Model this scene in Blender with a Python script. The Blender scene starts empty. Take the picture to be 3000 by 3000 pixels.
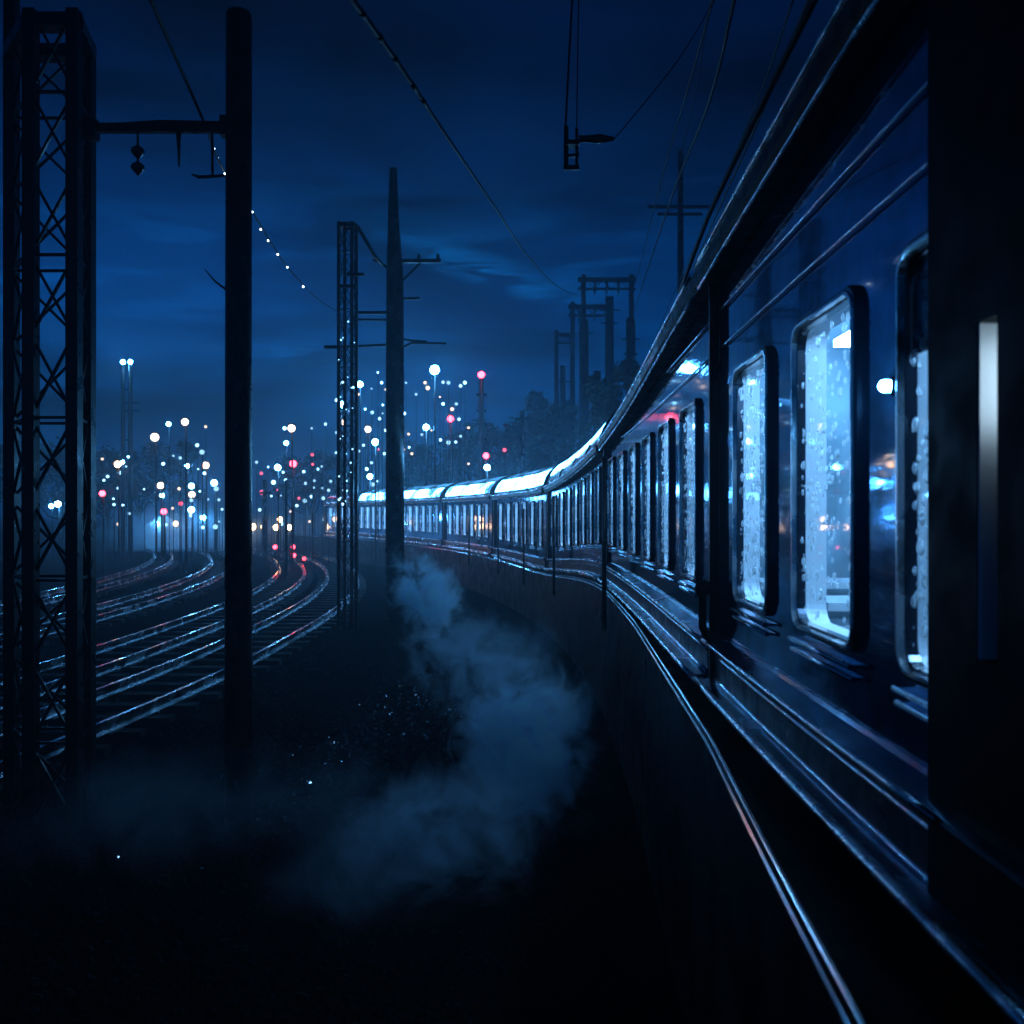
import bpy, math, random
from mathutils import Vector, Matrix
random.seed(7)
C = bpy.context.scene
COL = C.collection
PI = math.pi

# ---------------------------------------------------------------- camera
EYE = 2.6                      # eye height above the yard ground
F = 1700.0                     # focal length in units of a 1932 px wide frame
cam_d = bpy.data.cameras.new("camera"); cam = bpy.data.objects.new("camera", cam_d); COL.objects.link(cam)
cam.location = (0, 0, EYE); cam.rotation_euler = (math.radians(90), 0, 0)
cam_d.sensor_width = 36; cam_d.lens = 36 * F / 1932
cam_d.clip_start = 0.05; cam_d.clip_end = 3000
cam_d.dof.use_dof = True; cam_d.dof.focus_distance = 8.0; cam_d.dof.aperture_fstop = 3.4
C.camera = cam

# ---------------------------------------------------------------- sky
w = bpy.data.worlds.new("World"); C.world = w; w.use_nodes = True
nt = w.node_tree; nt.nodes.clear()
def N(t, **k):
    n = nt.nodes.new(t)
    for a, b in k.items(): setattr(n, a, b)
    return n
L = lambda a, b: nt.links.new(a, b)
out = N('ShaderNodeOutputWorld'); bg = N('ShaderNodeBackground'); L(bg.outputs[0], out.inputs[0])
tc = N('ShaderNodeTexCoord'); sep = N('ShaderNodeSeparateXYZ'); L(tc.outputs['Generated'], sep.inputs[0])
ramp = N('ShaderNodeValToRGB'); L(sep.outputs['Z'], ramp.inputs[0])
els = ramp.color_ramp.elements
stops = [(0.0, (.0006, .060, .19)), (.05, (.0008, .066, .225)), (.12, (.0006, .052, .205)), (.22, (.0003, .030, .148)),
         (.34, (.0002, .0145, .078)), (.44, (.0001, .0056, .035)), (.55, (.0001, .0020, .014)), (1.0, (.0002, .0016, .012))]
els[0].position, els[0].color = stops[0][0], (*stops[0][1], 1)
els[1].position, els[1].color = stops[-1][0], (*stops[-1][1], 1)
for p, c in stops[1:-1]:
    e = els.new(p); e.color = (*c, 1)
# broad cloud banks, stretched along the horizon
mp = N('ShaderNodeMapping'); mp.inputs['Scale'].default_value = (1.3, 1.3, 5.5); mp.inputs['Location'].default_value = (3.1, .4, 1.7); L(tc.outputs['Generated'], mp.inputs[0])
nz = N('ShaderNodeTexNoise'); nz.inputs['Scale'].default_value = 1.6; nz.inputs['Detail'].default_value = 6; nz.inputs['Roughness'].default_value = .52; nz.inputs['Distortion'].default_value = .5
L(mp.outputs[0], nz.inputs['Vector'])
mr = N('ShaderNodeMapRange'); mr.inputs['From Min'].default_value = .36; mr.inputs['From Max'].default_value = .66
mr.inputs['To Min'].default_value = .22; mr.inputs['To Max'].default_value = 1.45; L(nz.outputs[0], mr.inputs['Value'])
mul = N('ShaderNodeMixRGB', blend_type='MULTIPLY'); mul.inputs[0].default_value = 1; L(ramp.outputs[0], mul.inputs[1]); L(mr.outputs[0], mul.inputs[2])
# thin bright wisps low over the train
mp2 = N('ShaderNodeMapping'); mp2.inputs['Scale'].default_value = (2.2, 2.2, 15.0); mp2.inputs['Rotation'].default_value = (0, math.radians(9), 0); L(tc.outputs['Generated'], mp2.inputs[0])
nz2 = N('ShaderNodeTexNoise'); nz2.inputs['Scale'].default_value = 2.4; nz2.inputs['Detail'].default_value = 7; nz2.inputs['Roughness'].default_value = .55; nz2.inputs['Distortion'].default_value = .9
L(mp2.outputs[0], nz2.inputs['Vector'])
mr2 = N('ShaderNodeMapRange'); mr2.inputs['From Min'].default_value = .50; mr2.inputs['From Max'].default_value = .74; mr2.inputs['To Max'].default_value = 1.0; L(nz2.outputs[0], mr2.inputs['Value'])
band = N('ShaderNodeValToRGB'); L(sep.outputs['Z'], band.inputs[0])
be = band.color_ramp.elements; be[0].position = .10; be[0].color = (.35, .35, .35, 1); be[1].position = .36; be[1].color = (0, 0, 0, 1); x_ = be.new(.25); x_.color = (1, 1, 1, 1)
mm = N('ShaderNodeMath', operation='MULTIPLY'); L(mr2.outputs[0], mm.inputs[0]); L(band.outputs[0], mm.inputs[1])
wis = N('ShaderNodeMixRGB', blend_type='ADD'); L(mm.outputs[0], wis.inputs[0]); L(mul.outputs[0], wis.inputs[1]); wis.inputs[2].default_value = (.0006, .05, .19, 1)
# one break in the cloud over the bend of the line, with a dark bank under it
def mth(op, a, b=None, c=None):
    n = N('ShaderNodeMath', operation=op)
    for i, v in enumerate((a, b, c)):
        if v is None: continue
        if isinstance(v, (int, float)): n.inputs[i].default_value = v
        else: L(v, n.inputs[i])
    return n.outputs[0]
def patch(x0, wx, z0, wz, tilt):
    a = mth('DIVIDE', mth('ADD', sep.outputs['X'], -x0), wx); zz = mth('MULTIPLY_ADD', mth('ADD', sep.outputs['X'], -x0), tilt, sep.outputs['Z'])
    b = mth('DIVIDE', mth('ADD', zz, -z0), wz); e = mth('EXPONENT', mth('MULTIPLY', mth('ADD', mth('MULTIPLY', a, a), mth('MULTIPLY', b, b)), -1.0))
    return mth('MULTIPLY', e, mth('GREATER_THAN', sep.outputs['Y'], 0.0))
def lighten(src, fac, col, mode):
    m_ = N('ShaderNodeMixRGB', blend_type=mode); L(fac, m_.inputs[0]); L(src, m_.inputs[1]); m_.inputs[2].default_value = (*col, 1); return m_.outputs[0]
nz3 = N('ShaderNodeTexNoise'); nz3.inputs['Scale'].default_value = 7; nz3.inputs['Detail'].default_value = 7; nz3.inputs['Distortion'].default_value = 1.2; L(mp2.outputs[0], nz3.inputs['Vector'])
rag = N('ShaderNodeMapRange'); rag.inputs['From Min'].default_value = .40; rag.inputs['From Max'].default_value = .62; L(nz3.outputs[0], rag.inputs['Value'])
sk1 = lighten(wis.outputs[0], mth('MULTIPLY', patch(.0, .13, .212, .028, .15), .62), (.22, .35, .42), 'MULTIPLY')
sk1 = lighten(sk1, mth('MULTIPLY', patch(-.27, .10, .185, .014, .05), .6), (.25, .4, .5), 'MULTIPLY')
sk2 = lighten(sk1, mth('MULTIPLY', patch(-.02, .085, .256, .013, .30), rag.outputs[0]), (.001, .10, .34), 'ADD')
sk2 = lighten(sk2, mth('MULTIPLY', patch(-.22, .08, .168, .012, .0), rag.outputs[0]), (.001, .06, .2), 'ADD')
# a trace of physical twilight under it
sky = N('ShaderNodeTexSky', sky_type='NISHITA'); sky.sun_disc = False; sky.sun_elevation = math.radians(-6); sky.sun_rotation = math.radians(-25)
tint = N('ShaderNodeMixRGB', blend_type='MULTIPLY'); tint.inputs[0].default_value = 1; L(sky.outputs[0], tint.inputs[1]); tint.inputs[2].default_value = (.01, .05, .12, 1)
add = N('ShaderNodeMixRGB', blend_type='ADD'); add.inputs[0].default_value = 1; L(sk2, add.inputs[1]); L(tint.outputs[0], add.inputs[2])
L(add.outputs[0], bg.inputs[0]); bg.inputs[1].default_value = 1.0

C.view_settings.view_transform = 'Standard'; C.view_settings.look = 'None'; C.view_settings.exposure = 0; C.view_settings.gamma = 1
C.cycles.use_denoising = True
C.cycles.max_bounces = 8; C.cycles.transparent_max_bounces = 16; C.cycles.transmission_bounces = 6
C.cycles.volume_bounces = 3; C.cycles.volume_max_steps = 512; C.cycles.volume_step_rate = .6
C.cycles.sample_clamp_indirect = 12; C.cycles.sample_clamp_direct = 0
C.cycles.blur_glossy = .1

# ---------------------------------------------------------------- materials
def mat(name, base=(.1, .1, .1), rough=.5, metal=0, spec=.5, coat=0, emit=None, strength=0, bump=None, vary=None):
    m = bpy.data.materials.new(name); m.use_nodes = True
    t = m.node_tree; b = t.nodes['Principled BSDF']
    b.inputs['Base Color'].default_value = (*base, 1); b.inputs['Roughness'].default_value = rough
    b.inputs['Metallic'].default_value = metal; b.inputs['Specular IOR Level'].default_value = spec
    b.inputs['Coat Weight'].default_value = coat
    if emit: b.inputs['Emission Color'].default_value = (*emit, 1); b.inputs['Emission Strength'].default_value = strength
    tcn = t.nodes.new('ShaderNodeTexCoord')
    if vary:                                   # (scale, amount) mottling of colour and gloss
        n = t.nodes.new('ShaderNodeTexNoise'); n.inputs['Scale'].default_value = vary[0]; n.inputs['Detail'].default_value = 6
        t.links.new(tcn.outputs['Object'], n.inputs['Vector'])
        r = t.nodes.new('ShaderNodeMapRange'); r.inputs['To Min'].default_value = 1 - vary[1]; r.inputs['To Max'].default_value = 1 + vary[1]
        r.inputs['From Min'].default_value = .3; r.inputs['From Max'].default_value = .7
        t.links.new(n.outputs[0], r.inputs['Value'])
        mx = t.nodes.new('ShaderNodeMixRGB'); mx.blend_type = 'MULTIPLY'; mx.inputs[0].default_value = 1; mx.inputs[1].default_value = (*base, 1)
        t.links.new(r.outputs[0], mx.inputs[2]); t.links.new(mx.outputs[0], b.inputs['Base Color'])
        r2 = t.nodes.new('ShaderNodeMath'); r2.operation = 'MULTIPLY'; r2.inputs[1].default_value = rough; t.links.new(r.outputs[0], r2.inputs[0]); t.links.new(r2.outputs[0], b.inputs['Roughness'])
    if bump:                                   # (scale xyz, strength, distance)
        mpn = t.nodes.new('ShaderNodeMapping'); mpn.inputs['Scale'].default_value = bump[0]; t.links.new(tcn.outputs['Object'], mpn.inputs[0])
        n = t.nodes.new('ShaderNodeTexNoise'); n.inputs['Scale'].default_value = 1; n.inputs['Detail'].default_value = 4; t.links.new(mpn.outputs[0], n.inputs['Vector'])
        bp = t.nodes.new('ShaderNodeBump'); bp.inputs['Strength'].default_value = bump[1]; bp.inputs['Distance'].default_value = bump[2]
        t.links.new(n.outputs[0], bp.inputs['Height']); t.links.new(bp.outputs[0], b.inputs['Normal'])
    return m
M = {}
M['paint'] = mat('navy_paint', (.07, .20, .36), .07, .8, .6, .5, bump=((1.2, 1.6, 9), .30, .006), vary=(9, .35))
M['black'] = mat('black_paint', (.004, .005, .008), .45, 0, .4, vary=(12, .3))
M['gutter'] = mat('gutter_paint', (.002, .003, .005), .4, 0, .2, vary=(12, .4))
M['door'] = mat('door_paint', (.0015, .002, .004), .55, 0, .08, vary=(8, .3))
M['chrome'] = mat('polished_steel', (.75, .80, .86), .13, 1, bump=((40, 40, 40), .15, .002))
M['frame'] = mat('window_frame_paint', (.02, .03, .05), .18, .5, .6, .5)
M['reveal'] = mat('white_window_lining', (.88, .9, .92), .4)
M['roof'] = mat('wet_grey_roof', (.05, .07, .10), .25, .3, .5, vary=(5, .4))
M['interior'] = mat('pale_interior', (.19, .27, .31), .4, vary=(4, .35))
M['floor'] = mat('carriage_floor', (.05, .06, .07), .5)
M['seat'] = mat('dark_blue_moquette', (.02, .05, .10), .8, vary=(30, .3))
M['table'] = mat('pale_laminate', (.65, .68, .7), .2)
M['step'] = mat('wet_step_metal', (.30, .42, .52), .22, .9, .5, bump=((6, 6, 6), .15, .004), vary=(3, .5))
M['edge'] = mat('worn_bright_edge', (.88, .93, .97), .26, 1, bump=((25, 25, 25), .5, .004), vary=(5, .6))
M['rubber'] = mat('gangway_rubber', (.006, .006, .008), .7)
M['steel'] = mat('rail_steel', (.55, .58, .62), .16, 1, bump=((20, 20, 20), .1, .002))
M['yard_steel'] = mat('dull_rail_steel', (.26, .28, .30), .22, 1, bump=((6, 6, 30), .08, .002), vary=(2.5, .7))
M['rust'] = mat('rusty_rail_side', (.05, .03, .02), .6, .3, vary=(20, .5))
M['wood'] = mat('wet_creosoted_timber', (.003, .003, .004), .3, 0, .25, bump=((60, 60, 3), .5, .01), vary=(6, .4))
M['lattice'] = mat('dark_galvanised_steel', (.004, .005, .006), .35, 0, .22, vary=(10, .4))
M['wire'] = mat('wet_black_cable', (.0015, .0015, .002), .5, 0, .1)
M['porcelain'] = mat('brown_porcelain', (.02, .015, .013), .15, 0, .6)
M['sleeper'] = mat('dark_sleeper', (.006, .006, .006), .7, 0, .1, vary=(8, .4))
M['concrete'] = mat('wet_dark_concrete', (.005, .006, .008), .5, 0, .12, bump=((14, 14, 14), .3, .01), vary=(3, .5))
M['leaf'] = mat('night_foliage', (.035, .06, .025), .5, vary=(3, .4))
M['bark'] = mat('bark', (.03, .025, .02), .7, bump=((20, 20, 4), .5, .02))
M['white_wall'] = mat('whitewashed_wall', (.7, .7, .68), .7, vary=(2, .15))
M['dark_roof'] = mat('dark_sheet_roof', (.03, .03, .035), .4)
def emis(name, col, s):
    m = bpy.data.materials.new(name); m.use_nodes = True; t = m.node_tree; t.nodes.clear()
    o = t.nodes.new('ShaderNodeOutputMaterial'); e = t.nodes.new('ShaderNodeEmission'); e.inputs[0].default_value = (*col, 1); e.inputs[1].default_value = s
    t.links.new(e.outputs[0], o.inputs[0]); return m
M['tube'] = emis('carriage_lamp_light', (.27, .60, 1.0), 80.0)
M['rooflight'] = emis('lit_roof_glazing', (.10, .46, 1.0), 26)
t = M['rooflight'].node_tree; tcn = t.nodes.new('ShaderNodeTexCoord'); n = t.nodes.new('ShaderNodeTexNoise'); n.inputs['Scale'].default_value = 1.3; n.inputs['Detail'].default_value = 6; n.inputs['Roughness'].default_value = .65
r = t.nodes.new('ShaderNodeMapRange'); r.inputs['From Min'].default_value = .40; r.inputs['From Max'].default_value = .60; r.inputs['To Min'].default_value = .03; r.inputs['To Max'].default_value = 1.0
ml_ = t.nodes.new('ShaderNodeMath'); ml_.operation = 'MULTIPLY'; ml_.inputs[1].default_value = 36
t.links.new(tcn.outputs['Object'], n.inputs['Vector']); t.links.new(n.outputs[0], r.inputs['Value']); t.links.new(r.outputs[0], ml_.inputs[0]); t.links.new(ml_.outputs[0], t.nodes['Emission'].inputs[1])   # noise breaks the glow into patches
M['white'] = emis('white_lamp_light', (.10, .46, 1.0), 210)
M['warm'] = emis('warm_lamp_light', (1.0, .66, .48), 7)
M['red'] = emis('red_lamp_light', (1.0, .035, .06), 24)
M['lowred'] = emis('low_red_signal_light', (1.0, .035, .06), 16)
M['sodium'] = emis('sodium_lamp_light', (1.0, .50, .24), 22)
M['small'] = emis('small_white_lamp_light', (.30, .68, 1.0), 4.0)
M['smallwarm'] = emis('small_warm_lamp_light', (1.0, .72, .52), 2.2)
M['smallred'] = emis('small_red_lamp_light', (1.0, .10, .18), 2.5)
M['dim'] = emis('dim_white_lamp_light', (.35, .70, 1.0), 1.6)
M['bright'] = emis('sharp_white_lamp_light', (.25, .62, 1.0), 9)
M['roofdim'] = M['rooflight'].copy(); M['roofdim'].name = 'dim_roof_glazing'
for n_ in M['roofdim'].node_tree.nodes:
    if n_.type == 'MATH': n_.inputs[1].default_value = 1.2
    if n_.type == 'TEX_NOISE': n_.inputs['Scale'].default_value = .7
M['slit'] = emis('slit_fill_light', (.55, .80, 1.0), 20)
M['glint_bead'] = emis('glint_bead_glow', (.70, .86, 1.0), 8)
def glass():
    m = bpy.data.materials.new('rainy_glass'); m.use_nodes = True; t = m.node_tree; t.nodes.clear()
    o = t.nodes.new('ShaderNodeOutputMaterial'); tr = t.nodes.new('ShaderNodeBsdfTransparent'); gl = t.nodes.new('ShaderNodeBsdfGlossy')
    tr.inputs[0].default_value = (.78, .90, 1, 1); gl.inputs['Roughness'].default_value = .03
    lw = t.nodes.new('ShaderNodeLayerWeight'); lw.inputs[0].default_value = .5
    pw = t.nodes.new('ShaderNodeMath'); pw.operation = 'POWER'; pw.inputs[1].default_value = 5; t.links.new(lw.outputs['Facing'], pw.inputs[0])
    fr = t.nodes.new('ShaderNodeMapRange'); fr.inputs['To Min'].default_value = .04; t.links.new(pw.outputs[0], fr.inputs['Value']); mx = t.nodes.new('ShaderNodeMixShader')
    t.links.new(fr.outputs[0], mx.inputs[0]); t.links.new(tr.outputs[0], mx.inputs[1]); t.links.new(gl.outputs[0], mx.inputs[2]); t.links.new(mx.outputs[0], o.inputs[0])
    return m
M['glass'] = glass()
def drop():
    m = bpy.data.materials.new('raindrop_water'); m.use_nodes = True; t = m.node_tree; t.nodes.clear()
    o = t.nodes.new('ShaderNodeOutputMaterial'); a = t.nodes.new('ShaderNodeBsdfTranslucent'); g_ = t.nodes.new('ShaderNodeBsdfGlossy'); tr = t.nodes.new('ShaderNodeBsdfTransparent')
    a.inputs[0].default_value = (.92, .97, 1, 1); g_.inputs['Roughness'].default_value = .08
    m1 = t.nodes.new('ShaderNodeMixShader'); m1.inputs[0].default_value = .35; t.links.new(a.outputs[0], m1.inputs[1]); t.links.new(g_.outputs[0], m1.inputs[2])
    lw = t.nodes.new('ShaderNodeLayerWeight'); lw.inputs[0].default_value = .55
    m2 = t.nodes.new('ShaderNodeMixShader'); t.links.new(lw.outputs['Facing'], m2.inputs[0]); t.links.new(tr.outputs[0], m2.inputs[1]); t.links.new(m1.outputs[0], m2.inputs[2]); t.links.new(m2.outputs[0], o.inputs['Surface']); return m
M['drop'] = drop()

# ---------------------------------------------------------------- mesh helpers
class MB:
    def __init__(s): s.v = []; s.f = []; s.sm = []
    def add(s, vs, fs, smooth=False):
        o = len(s.v); s.v += [tuple(v) for v in vs]; s.f += [tuple(i + o for i in f) for f in fs]; s.sm += [smooth] * len(fs); return s
    def bar(s, a, b, wx, wy=None, up=(0, 0, 1)):
        a = Vector(a); b = Vector(b); wy = wy or wx; d = (b - a).normalized(); up = Vector(up)
        if abs(d.dot(up)) > .98: up = Vector((0, 1, 0))
        x = d.cross(up).normalized() * wx / 2; y = x.cross(d).normalized() * wy / 2
        vs = [p + i * x + j * y for p in (a, b) for i, j in ((-1, -1), (1, -1), (1, 1), (-1, 1))]
        return s.add(vs, [(3, 2, 1, 0), (4, 5, 6, 7), (0, 1, 5, 4), (1, 2, 6, 5), (2, 3, 7, 6), (3, 0, 4, 7)])
    def box(s, c, d):
        x, y, z = c; a, b, e = d[0] / 2, d[1] / 2, d[2] / 2
        return s.bar((x, y, z - e), (x, y, z + e), d[0], d[1]) if False else s.add(
            [(x - a, y - b, z - e), (x + a, y - b, z - e), (x + a, y + b, z - e), (x - a, y + b, z - e), (x - a, y - b, z + e), (x + a, y - b, z + e), (x + a, y + b, z + e), (x - a, y + b, z + e)],
            [(3, 2, 1, 0), (4, 5, 6, 7), (0, 1, 5, 4), (1, 2, 6, 5), (2, 3, 7, 6), (3, 0, 4, 7)])
    def tube(s, pts, r, seg=8, cap=True):
        pts = [Vector(p) for p in pts]; n = len(pts); rs = r if isinstance(r, (list, tuple)) else [r] * n
        vs = []; prev = None
        for i, p in enumerate(pts):
            d = (pts[min(i + 1, n - 1)] - pts[max(i - 1, 0)]).normalized()
            if prev is None:
                u = Vector((0, 0, 1)) if abs(d.z) < .9 else Vector((1, 0, 0)); x = d.cross(u).normalized()
            else: x = (prev - d * prev.dot(d)).normalized()
            prev = x; y = d.cross(x)
            vs += [p + (x * math.cos(2 * PI * k / seg) + y * math.sin(2 * PI * k / seg)) * rs[i] for k in range(seg)]
        fs = [(i * seg + k, i * seg + (k + 1) % seg, (i + 1) * seg + (k + 1) % seg, (i + 1) * seg + k) for i in range(n - 1) for k in range(seg)]
        s.add(vs, fs, True)
        if cap:
            o = len(s.v) - len(vs); s.f += [tuple(o + k for k in reversed(range(seg))), tuple(o + (n - 1) * seg + k for k in range(seg))]; s.sm += [False, False]
        return s
    def ball(s, c, r, seg=12, rings=8, sz=1.0):
        c = Vector(c); vs = [c + Vector((0, 0, r * sz))]
        for i in range(1, rings):
            a = PI * i / rings
            vs += [c + Vector((r * math.sin(a) * math.cos(2 * PI * k / seg), r * math.sin(a) * math.sin(2 * PI * k / seg), r * sz * math.cos(a))) for k in range(seg)]
        vs.append(c - Vector((0, 0, r * sz))); fs = []
        for k in range(seg):
            fs.append((0, 1 + k, 1 + (k + 1) % seg))
            for i in range(rings - 2): fs.append((1 + i * seg + k, 1 + (i + 1) * seg + k, 1 + (i + 1) * seg + (k + 1) % seg, 1 + i * seg + (k + 1) % seg))
            fs.append((len(vs) - 1, 1 + (rings - 2) * seg + (k + 1) % seg, 1 + (rings - 2) * seg + k))
        return s.add(vs, fs, True)
    def lathe(s, c, prof, seg=16):           # prof: (radius, z) from bottom to top about a vertical axis
        c = Vector(c); vs = [c + Vector((r * math.cos(2 * PI * k / seg), r * math.sin(2 * PI * k / seg), z)) for r, z in prof for k in range(seg)]
        fs = [(i * seg + k, i * seg + (k + 1) % seg, (i + 1) * seg + (k + 1) % seg, (i + 1) * seg + k) for i in range(len(prof) - 1) for k in range(seg)]
        return s.add(vs, fs, True)
    def grid(s, rows, smooth=True):           # rows of equal length
        m = len(rows[0]); return s.add([p for r in rows for p in r], [(i * m + j, i * m + j + 1, (i + 1) * m + j + 1, (i + 1) * m + j) for i in range(len(rows) - 1) for j in range(m - 1)], smooth)
    def mesh(s, name, m, off=(0, 0, 0)):
        me = bpy.data.meshes.new(name); o = Vector(off)
        me.from_pydata([Vector(v) - o for v in s.v], [], s.f); me.polygons.foreach_set('use_smooth', s.sm); me.materials.append(m); me.update(); return me
    def build(s, name, m, parent=None):
        off = parent_world(parent); ob = bpy.data.objects.new(name, s.mesh(name, m, off)); COL.objects.link(ob); ob.parent = parent; return ob
def parent_world(p):
    o = Vector((0, 0, 0))
    while p is not None: o += p.location; p = p.parent
    return o
def tag(o, label=None, cat=None, group=None, kind=None):
    for k, v in (('label', label), ('category', cat), ('group', group), ('kind', kind)):
        if v: o[k] = v
    return o
def empty(name, loc, label, cat, group=None):
    o = bpy.data.objects.new(name, None); COL.objects.link(o); o.location = loc; o.empty_display_size = .2; return tag(o, label, cat, group)
def at(px, py, Y): return Vector(((px - 966) / F * Y, Y, EYE + (966 - py) / F * Y))

# ---------------------------------------------------------------- the line the train stands on
SL = [(-6, 0), (1.5, .012), (4.5, .036), (7, .036), (9.5, .016), (12, 0)]
def slope(Y):
    if Y >= 12: return -.0156 * (Y - 12)
    if Y <= SL[0][0]: return 0
    for (a, b), (c, d) in zip(SL, SL[1:]):
        if a <= Y <= c: return b + (d - b) * (Y - a) / (c - a)
_X = {}
_st = .05; _acc = 0.0; _lst = []
y_ = -6.0
while y_ < 75: _lst.append((y_, _acc)); _acc += slope(y_ + _st / 2) * _st; y_ += _st
_x2 = [x for y, x in _lst if abs(y - 2) < 1e-3][0]
def Xw(Y):
    i = (Y + 6) / _st; k = max(0, min(int(i), len(_lst) - 2)); f = i - k
    return 1.0 - _x2 + _lst[k][1] * (1 - f) + _lst[k + 1][1] * f
def sst(a, b, x): t = max(0, min(1, (x - a) / (b - a))); return t * t * (3 - 2 * t)
def drop_(Y): return -.40 * sst(11, 22, Y)
def W(Y, off=0, dz=0):         # point beside the carriage side: off > 0 is out towards the yard, dz from eye level
    s = slope(Y); n = Vector((-1, s, 0)) / math.sqrt(1 + s * s)
    p = Vector((Xw(Y), Y, 0)) + n * off; p.z = EYE + dz + drop_(Y); return p
def interp(tab, x):
    if x <= tab[0][0]: return tab[0][1]
    for (a, b), (c, d) in zip(tab, tab[1:]):
        if x <= c: return b + (d - b) * (x - a) / (c - a)
    return tab[-1][1]
def eave(Y): return interp([(2.35, 1.33), (3.1, 1.29), (5.85, 1.18), (8.1, 1.06), (12, .86), (14, .84)], Y)
def edge_off(Y): return interp([(-3, .45), (1.0, .40), (1.76, .34), (3.9, .20), (8, .11), (12, .07), (60, .07)], Y)
def seq(a, b, st): n = max(1, math.ceil((b - a) / st)); return [a + (b - a) * i / n for i in range(n + 1)]
def ribbon(mb, Ys, prof, closed=True, smooth=False):   # extrude (off, dz) profile along the line; prof may be a function of Y
    pr = prof if callable(prof) else (lambda Y: prof)
    rows = []
    for Y in Ys:
        q = pr(Y); q = q + [q[0]] if closed else q
        rows.append([W(Y, o, z) for o, z in q])
    mb.grid(rows, smooth)
    if closed:
        for Y, fl in ((Ys[0], 1), (Ys[-1], -1)):
            q = [W(Y, o, z) for o, z in pr(Y)]; mb.add(q, [tuple(range(len(q)))[::fl]])
    return mb

# ---------------------------------------------------------------- setting
g = MB(); R = 330
g.add([(-R, -40, 0), (R, -40, 0), (R, 420, 0), (-R, 420, 0)], [(0, 1, 2, 3)])
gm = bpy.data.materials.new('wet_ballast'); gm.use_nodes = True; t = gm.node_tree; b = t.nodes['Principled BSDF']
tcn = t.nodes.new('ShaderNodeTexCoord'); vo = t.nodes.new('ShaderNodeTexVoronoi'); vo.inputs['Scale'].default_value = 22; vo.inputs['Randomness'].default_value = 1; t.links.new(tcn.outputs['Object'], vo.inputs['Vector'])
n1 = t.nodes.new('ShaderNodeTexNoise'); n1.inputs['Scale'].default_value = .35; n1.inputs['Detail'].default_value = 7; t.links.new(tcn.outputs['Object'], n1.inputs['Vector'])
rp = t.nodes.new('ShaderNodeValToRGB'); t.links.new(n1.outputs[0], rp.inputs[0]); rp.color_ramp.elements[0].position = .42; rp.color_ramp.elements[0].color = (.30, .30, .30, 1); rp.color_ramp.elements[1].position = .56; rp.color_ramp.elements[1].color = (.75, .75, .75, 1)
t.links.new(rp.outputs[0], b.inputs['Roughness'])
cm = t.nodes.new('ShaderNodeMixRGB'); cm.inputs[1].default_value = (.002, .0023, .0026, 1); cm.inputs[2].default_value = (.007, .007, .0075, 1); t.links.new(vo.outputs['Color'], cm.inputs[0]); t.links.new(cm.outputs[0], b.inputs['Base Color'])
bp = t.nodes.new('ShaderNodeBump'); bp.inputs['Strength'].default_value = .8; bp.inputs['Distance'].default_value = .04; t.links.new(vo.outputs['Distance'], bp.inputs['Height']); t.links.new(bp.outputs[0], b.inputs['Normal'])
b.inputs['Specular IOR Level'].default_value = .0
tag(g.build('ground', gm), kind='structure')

YS = seq(-3, 56, .35)
pf = MB(); ribbon(pf, YS, lambda Y: [(edge_off(Y), -1.02), (edge_off(Y), -EYE - .35 - drop_(Y) - (0)), (-3.4, -EYE - .35 - drop_(Y)), (-3.4, -1.02)])
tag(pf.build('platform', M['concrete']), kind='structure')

rl = MB(); ribbon(rl, seq(-2, 55.5, .25), lambda Y: [(edge_off(Y) - .004, -1.018), (edge_off(Y) - .034, -1.018), (edge_off(Y) - .026, -1.008), (edge_off(Y) - .026, -.978), (edge_off(Y) - .022, -.972), (edge_off(Y) - .014, -.972), (edge_off(Y) - .010, -.978), (edge_off(Y) - .010, -1.008)])
tag(rl.build('edge_rail', M['steel']), 'bright steel rail curving along the dark ledge below the train windows', 'rail')

# ---------------------------------------------------------------- the train
WIN_W, WIN_H, WIN_Z = .60, 1.05, .125
def rrect(a, b, r, n=5):
    pts = []
    for cx, cy, s0 in ((a - r, b - r, 0), (-a + r, b - r, 1), (-a + r, -b + r, 2), (a - r, -b + r, 3)):
        for k in range(n + 1):
            th = PI / 2 * (s0 + k / n); pts.append((cx + r * math.cos(th), cy + r * math.sin(th)))
    return pts
def ring(levels):               # levels: (half width, half height, radius, depth v); local x along, y = -outward, z up
    mb = MB(); loops = [[(u, -v, z) for u, z in rrect(a, b, r)] for a, b, r, v in levels]
    n = len(loops[0]); vs = [p for l in loops for p in l]
    fs = [(i * n + k, i * n + (k + 1) % n, (i + 1) * n + (k + 1) % n, (i + 1) * n + k) for i in range(len(loops) - 1) for k in range(n)]
    return mb.add(vs, fs)
me_frame = ring([(.322, .547, .075, -.004), (.322, .547, .075, .016), (.316, .541, .07, .022), (.306, .531, .066, .022), (.301, .526, .064, .010), (.285, .51, .06, .010), (.285, .51, .06, -.02)]).mesh('window', M['frame'])
me_trim = ring([(.308, .533, .067, .0215), (.304, .529, .065, .028), (.296, .521, .062, .028), (.292, .517, .060, .0105)]).mesh('trim', M['edge'])
me_reveal = ring([(.286, .511, .06, -.006), (.29, .515, .06, -.095), (.34, .56, .06, -.10)]).mesh('reveal', M['reveal'])
mb = MB(); mb.add([(u, .004, z) for u, z in rrect(.284, .509, .06)], [tuple(range(24))]); me_pane = mb.mesh('pane', M['glass'])
mb = MB()
for z, pr in ((-.575, .030), (-.612, .022)): mb.tube([(-.31, -pr, z), (.31, -pr, z)], .009, 8); mb.box((0, -pr / 2, z), (.60, pr, .010))
me_sill = mb.mesh('sill', M['chrome'])
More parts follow.
